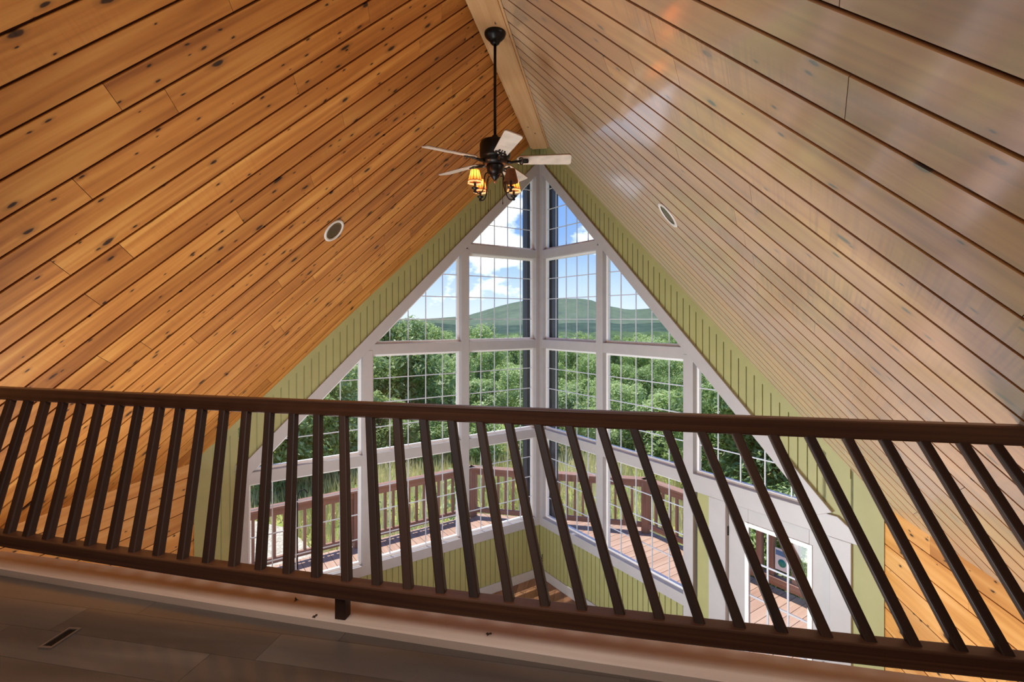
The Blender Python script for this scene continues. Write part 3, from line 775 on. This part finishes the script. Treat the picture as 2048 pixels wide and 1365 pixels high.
# hills (real terrain far away)
def interp(tb,x):
    if x<=tb[0][0]: return tb[0][1]
    for (a,b),(c,d) in zip(tb,tb[1:]):
        if x<=c: return b+(d-b)*(x-a)/(c-a)
    return tb[-1][1]
def hills(name,label,prof,d_crest,d_foot,z_foot,mat,rough,rows=14,cols=260):
    m=MB(); vs=[]; rg=random.Random(len(name))
    for r in range(rows+5):
        f=r/rows
        for i in range(cols+1):
            u=-700+(3400)*i/cols; a=(u-1024)/990; v=interp(prof,u)
            zc=(639-v)/990*d_crest
            ff=min(f,1); d=d_foot+(d_crest-d_foot)*f
            e=ff*ff*(3-2*ff); z=z_foot+(zc-z_foot)*e
            if f>1: z=zc-(f-1)*(d_crest-d_foot)*.5
            z+= (rg.random()-.5)*rough*(.4 if .9<f<1.05 else 1) + rough*1.2*math.sin(u*.021+f*5)*math.sin(f*9+u*.007)*(0 if f>.92 else 1)
            lat=a*d; x=lat*math.cos(TH)-d*math.sin(TH); y=d*math.cos(TH)+lat*math.sin(TH)
            vs.append((x,y,z))
    fs=[(l*(cols+1)+i,l*(cols+1)+i+1,(l+1)*(cols+1)+i+1,(l+1)*(cols+1)+i) for l in range(rows+4) for i in range(cols)]
    m.mesh(vs,fs,.5,True)
    tag(m.build(name,mat),label,'hill',kind='structure')
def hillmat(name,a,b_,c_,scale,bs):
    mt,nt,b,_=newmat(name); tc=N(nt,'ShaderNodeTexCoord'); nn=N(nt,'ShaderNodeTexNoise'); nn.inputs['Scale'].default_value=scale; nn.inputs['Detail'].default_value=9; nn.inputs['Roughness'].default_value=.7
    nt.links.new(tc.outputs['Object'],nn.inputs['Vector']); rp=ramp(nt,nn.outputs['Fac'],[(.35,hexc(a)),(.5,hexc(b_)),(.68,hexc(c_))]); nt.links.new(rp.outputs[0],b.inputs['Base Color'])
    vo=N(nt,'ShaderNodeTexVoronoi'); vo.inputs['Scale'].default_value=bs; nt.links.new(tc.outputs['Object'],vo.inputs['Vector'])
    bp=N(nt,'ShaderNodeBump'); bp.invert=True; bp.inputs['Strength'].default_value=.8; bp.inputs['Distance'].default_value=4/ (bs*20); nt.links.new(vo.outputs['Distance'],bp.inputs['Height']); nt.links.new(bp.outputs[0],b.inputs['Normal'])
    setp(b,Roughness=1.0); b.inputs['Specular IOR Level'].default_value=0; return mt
MTN=[(-700,634),(300,638),(700,640),(850,638),(930,633),(980,618),(1020,607),(1055,601),(1100,598.5),(1160,597.5),(1180,600),(1196,606),(1225,614),(1257,620),(1307,617),(1340,620),(1400,628),(1480,634),(1600,636),(2700,630)]
hills('mountain','broad green wooded mountain on the horizon',MTN,2400,1300,-70,hillmat('hazed_mountain_forest','5a685d','65735f','717d69',.012,.12),3)  # distance haze is greyed into the forest colours
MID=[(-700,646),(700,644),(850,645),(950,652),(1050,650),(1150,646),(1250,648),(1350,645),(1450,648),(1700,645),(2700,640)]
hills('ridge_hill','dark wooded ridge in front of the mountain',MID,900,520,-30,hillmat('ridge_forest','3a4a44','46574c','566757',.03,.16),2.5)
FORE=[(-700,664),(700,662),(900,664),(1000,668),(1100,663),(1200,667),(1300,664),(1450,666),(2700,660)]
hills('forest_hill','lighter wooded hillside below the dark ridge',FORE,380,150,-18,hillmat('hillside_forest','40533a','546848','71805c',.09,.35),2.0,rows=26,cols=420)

# ------------------------------------------------------------------ trees
def crown_mesh(name,seed,n,leaf,blobs,mat,squash=1.0,cone=False):
    rg=random.Random(seed); m=MB(); bl=[]
    for i in range(blobs):
        if cone:
            h=rg.random(); rr=.5*(1-h)*.8+.05; a=rg.random()*6.28; q=rg.random()**.5*rr
            bl.append((q*math.cos(a),q*math.sin(a),.12+.85*h,.16*(1.15-h)))
        else:
            h=.18+.74*rg.random(); rr=.40*math.sin(math.pi*min(1,(h-.02)*.93))**.7; a=rg.random()*6.28; q=rg.random()**.6*rr
            bl.append((q*math.cos(a),q*math.sin(a),h,.11+.09*rg.random()))
    for i in range(n):
        bx,by,bz_,br=bl[rg.randrange(blobs)]
        d=Vector((rg.gauss(0,1),rg.gauss(0,1),rg.gauss(0,1)+.25)).normalized()
        r=br*(.55+.5*rg.random()); c=Vector((bx,by,bz_))+d*r
        if c.z<.03: continue
        nn=(d+Vector((rg.gauss(0,.5),rg.gauss(0,.5),rg.gauss(0,.5)+.5))).normalized()
        t=nn.cross(Vector((rg.gauss(0,1),rg.gauss(0,1),rg.gauss(0,1)))).normalized(); s=nn.cross(t)
        l=leaf*(.6+.8*rg.random()); w=l*.38
        tone=min(1,max(0,.5+.35*(d.dot(Vector((0,0,0)))) +.8*(rg.random()-.5)))
        m.face([c-t*l*.5,c+s*w*.5-nn*l*.04,c+t*l*.5-nn*l*.12,c-s*w*.5-nn*l*.04],tone=tone)
    return m
def make_tree(name,seed,n,leaf,blobs,mat,cone=False):
    """unit-height tree: crown object holding a trunk; copies share the meshes"""
    m=crown_mesh(name,seed,n,leaf,blobs,mat,cone=cone); cr=m.build(name,mat,raw=True)
    tr=MB(); rg=random.Random(seed)
    tr.tube([(0,0,-.02),(.01,0,.2),(.0,.01,.5),(.01,.0,.8)],[.022,.017,.012,.005],7)
    for i in range(5):
        a=i*1.3; h=.3+.1*i; tr.tube([(0,0,h),(.12*math.cos(a),.12*math.sin(a),h+.1),(.22*math.cos(a),.22*math.sin(a),h+.16)],[.008,.006,.002],5)
    t=tr.build('trunk',MBARK,cr,raw=True)
    return cr
PROTO=[make_tree('leafy_tree',1,11000,.050,34,MLEAF),make_tree('leafy_tree',2,11000,.046,44,MLEAF),make_tree('leafy_tree',3,11000,.052,30,MLEAFD),
       make_tree('leafy_tree',4,11000,.048,40,MLEAFD),make_tree('leafy_tree',5,8000,.045,70,MLEAFD,cone=True)]
used=[False]*5
def place_tree(pi,x,y,z,h,wd,rz,label,group):
    src=PROTO[pi]
    if not used[pi]:
        o=src; used[pi]=True
    else:
        o=src.copy(); col.objects.link(o)
        for ch in src.children:
            c=ch.copy(); col.objects.link(c); c.parent=o; c.matrix_parent_inverse=Matrix.Identity(4)
    o.location=(x*K,y*K,z*K); o.scale=(wd*K,wd*K,h*K); o.rotation_euler=(0,0,rz)
    tag(o,label,'tree',group)
    return o
def cam2w(u,d):
    lat=(u-1024)/990*d; return lat*math.cos(TH)-d*math.sin(TH), d*math.cos(TH)+lat*math.sin(TH)
rg=random.Random(77)
# (distance, lowest v of top, highest v, spacing in px, min height)
ROWS_T=[(20,835,790,95),(24,790,750,85),(29,765,725,78),(36,735,708,62),(46,712,694,54),(60,700,682,46),(80,688,674,38),(108,680,668,32)]
for ri,(d,va,vb,sp) in enumerate(ROWS_T):
    u=330+rg.random()*sp
    while u<1760:
        dd=d*(.93+.16*rg.random()); x,y=cam2w(u,dd); v=vb+(va-vb)*rg.random()
        if u<900: v-=(900-u)*.045*(1 if ri<6 else .3)
        if u>1380: v-=(u-1380)*.06*(1 if ri<5 else .3)
        zt_=(639-v)/990*dd; z=gz(x,y)-.1; h=zt_-z
        wd=max(h*.75, sp*dd/990*1.5)
        pi=rg.choice([0,1,0,1,3,2]) if u>860 else rg.choice([2,3,1,3,0,2])
        if rg.random()<.07: pi=4; wd*=.7
        bay='outer left windows' if u<735 else 'middle left windows' if u<930 else 'left windows by the central corner' if u<1080 else 'right windows by the central corner' if u<1202 else 'middle right windows' if u<1386 else 'window over the door'
        band=('bushy sapling at the wood edge behind the ','young tree low in the wood behind the ','tree crown high in the wood behind the ','small distant tree behind the ')[ri//2]
        place_tree(pi,x,y,z,h*1.02,wd,rg.random()*6.28,band+bay,band+bay)
        u+=sp*(.75+.5*rg.random())
# individual nearer trees (u, distance, v of top, width, proto, label)
SPEC=[(795,38,636,6.0,2,'dark tree rising above the skyline at the left end of the view'),
      (850,44,652,5.5,0,'bright green tree just below the skyline left of the second upright'),
      (960,52,655,6.5,1,'rounded light green tree at the foot of the mountain, left of the central corner'),
      (1440,46,655,4.5,1,'small light tree reaching the skyline at the far right of the window view'),
      (640,17.5,690,4.2,3,'dark leafy tree filling the outer left windows'),
      (560,15.5,760,3.6,2,'dense dark tree behind the gravel driveway at far left'),
      (700,21,700,4.5,3,'tall dark tree behind the left deck railing'),
      (835,22,690,5.0,2,'large olive green tree in the middle column of the left windows'),
      (1460,14.5,745,3.8,3,'close dark leafy tree outside the window above the door'),
      (1560,13.5,800,3.6,2,'close leafy tree at the right edge of the window above the door'),
      (1350,18,790,3.6,0,'bright leafy tree beyond the right deck railing'),
      (1660,14,850,3.4,3,'dark bushy tree beyond the right deck, seen through the door')]
for (u,d,v,w,pi,lab) in SPEC:
    x,y=cam2w(u,d); z=gz(x,y)-.1; place_tree(pi,x,y,z,(639-v)/990*d-z,w,rg.random()*6.28,lab,None)
# shrubs just beyond the right railing
for i,(t,w,h) in enumerate([(1.2,4.15,1.9),(2.0,4.35,2.2),(2.9,4.25,2.1),(3.7,4.45,2.5),(4.6,4.35,2.4)]):
    q=WR(t,0,w); o=place_tree([0,3,1,3,2][i],q[0],q[1],gz(q[0],q[1])-.1,h,2.0,i*1.7,'bushy green shrub crowding the right deck railing','shrubs beyond the right deck railing')
    o.name='leafy_shrub'; o['category']='shrub'
# broad-leaved plant beyond the left railing
pp=cam2w(905,12.2); m=MB(); rg2=random.Random(8)
pz=gz(*pp)
st=MB(); st.tube([(pp[0],pp[1],pz),(pp[0]+.05,pp[1],pz+.9),(pp[0]+.02,pp[1],pz+1.75)],[.02,.016,.008],7)
for i in range(16):
    h=.4+1.35*i/16; a=i*2.4; l=.42-.012*i; d=Vector((math.cos(a),math.sin(a),.15)); s=Vector((-math.sin(a),math.cos(a),0)); c=Vector((pp[0]+.03,pp[1],pz+h))
    tip=c+d*l+Vector((0,0,-.12)); mid=c+d*l*.55+Vector((0,0,.05))
    m.face([c,mid+s*l*.36,tip],tone=.7); m.face([c,tip,mid-s*l*.36],tone=.8)
pl=m.build('broadleaf_plant',MLEAF); tag(pl,'tall plant with broad heart-shaped leaves behind the left deck railing','plant')
st.build('stem',MLEAFD,pl)

# ------------------------------------------------------------------ sky, sun, fill lights
w=bpy.data.worlds.new('sky'); sc.world=w; w.use_nodes=True; nt=w.node_tree; nt.nodes.clear()
out=N(nt,'ShaderNodeOutputWorld'); bg=N(nt,'ShaderNodeBackground'); nt.links.new(bg.outputs[0],out.inputs[0])
tc=N(nt,'ShaderNodeTexCoord'); sp=N(nt,'ShaderNodeSeparateXYZ'); nt.links.new(tc.outputs['Generated'],sp.inputs[0])
grad=ramp(nt,sp.outputs[2],[(.0,(.78,.89,1.08)),(.05,(.62,.78,1.05)),(.10,(.44,.64,.98)),(.17,(.27,.47,.89)),(.32,hexc('6f9fea')),(1,hexc('4a7fd6'))])
mp=N(nt,'ShaderNodeMapping'); mp.inputs['Scale'].default_value=(1,1,1.7); nt.links.new(tc.outputs['Generated'],mp.inputs[0])
cn=N(nt,'ShaderNodeTexNoise'); cn.inputs['Scale'].default_value=7.5; cn.inputs['Detail'].default_value=9; cn.inputs['Roughness'].default_value=.55; nt.links.new(mp.outputs[0],cn.inputs['Vector'])
def dirv(u,v):
    a=(u-1024)/990; b=(639-v)/990; q=Vector((a*math.cos(TH)-math.sin(TH), math.cos(TH)+a*math.sin(TH), b)).normalized(); return q
def blob(u,v,r0,r1):
    d=N(nt,'ShaderNodeVectorMath'); d.operation='DISTANCE'; nt.links.new(tc.outputs['Generated'],d.inputs[0]); d.inputs[1].default_value=dirv(u,v)
    mr=N(nt,'ShaderNodeMapRange'); mr.inputs[1].default_value=r0; mr.inputs[2].default_value=r1; mr.inputs[3].default_value=1; mr.inputs[4].default_value=0
    nt.links.new(d.outputs['Value'],mr.inputs[0]); return mr.outputs[0]
b1=blob(985,487,.02,.13); b2=blob(760,560,.05,.35); b3=blob(1190,590,.0,.12)
s=math_(nt,'ADD',math_(nt,'ADD',cn.outputs['Fac'],math_(nt,'MULTIPLY',b1,.34)),math_(nt,'ADD',math_(nt,'MULTIPLY',b2,.08),math_(nt,'MULTIPLY',b3,.12)))
cl=ramp(nt,s,[(.625,(0,0,0)),(.71,(.6,.6,.6)),(.81,(1,1,1))])
c=mixc(nt,cl.outputs[0],grad.outputs[0],(1.9,1.9,1.95))
nt.links.new(c,bg.inputs[0]); bg.inputs[1].default_value=1.02

def light(kind,name,loc,energy,color=(1,1,1),size=1,rot=(0,0,0)):
    l=bpy.data.lights.new(name,kind); l.energy=energy; l.color=color
    if kind=='AREA': l.shape='DISK'; l.size=size
    o=bpy.data.objects.new(name,l); col.objects.link(o); o.location=loc; o.rotation_euler=rot; return o
sun=light('SUN','sun',(0,0,20),4.6,(1,.95,.86)); sun.data.angle=.01
sd=Vector((-.15,.10,.97)).normalized()      # towards the sun
sun.rotation_euler=sd.to_track_quat('Z','Y').to_euler()
# added fill lights, out of view in and under the loft, to brighten the interior
lo=light('AREA','fill_loft_up',((XC-1.2)*K,-2.4*K,.1*K),7,(.97,.98,.97),.5); lo.rotation_euler=Vector((-.5,-.25,-1)).to_track_quat('Z','Y').to_euler()  # added fill aimed upward at the loft ceiling
ld=light('AREA','fill_loft_down',(XC*K,.2*K,2.0*K),54,(.93,.98,1),1.8)  # added soft fill over the railing, plank and loft floor
ki=light('AREA','fill_under_loft',(XC*K,1.3*K,(ZL-.7)*K),46,(1,.97,.94),1.6); ki.rotation_euler=Vector((0,-1,-.12)).to_track_quat('Z','Y').to_euler()  # added fill thrown from under the loft toward the prow
ki.data.shape='RECTANGLE'; ki.data.size=2.4; ki.data.size_y=.45
fl=light('AREA','fill_hall_floor',((XC-1.5)*K,2.7*K,(ZF+.45)*K),265,(.90,.97,1),2.2); fl.rotation_euler=Vector((-1.25,-.1,-1)).to_track_quat('Z','Y').to_euler()  # added cool fill aimed at the right ceiling slope

# ------------------------------------------------------------------ camera
cam=bpy.data.cameras.new('camera'); co=bpy.data.objects.new('camera',cam); col.objects.link(co)
co.location=(0,0,0); co.rotation_euler=(math.radians(90),0,TH)
cam.sensor_width=36; cam.lens=36*990/2048; cam.shift_y=-43.5/2048; cam.clip_end=8000; cam.clip_start=.05
sc.camera=co
vs_=sc.view_settings; sc.display_settings.display_device='sRGB'; vs_.view_transform='Standard'; vs_.look='None'; vs_.exposure=.22; vs_.gamma=1
cy=sc.cycles; cy.use_denoising=True; cy.max_bounces=10; cy.diffuse_bounces=5; cy.glossy_bounces=4; cy.transparent_max_bounces=24; cy.transmission_bounces=6
cy.caustics_reflective=False; cy.caustics_refractive=False; cy.sample_clamp_indirect=6
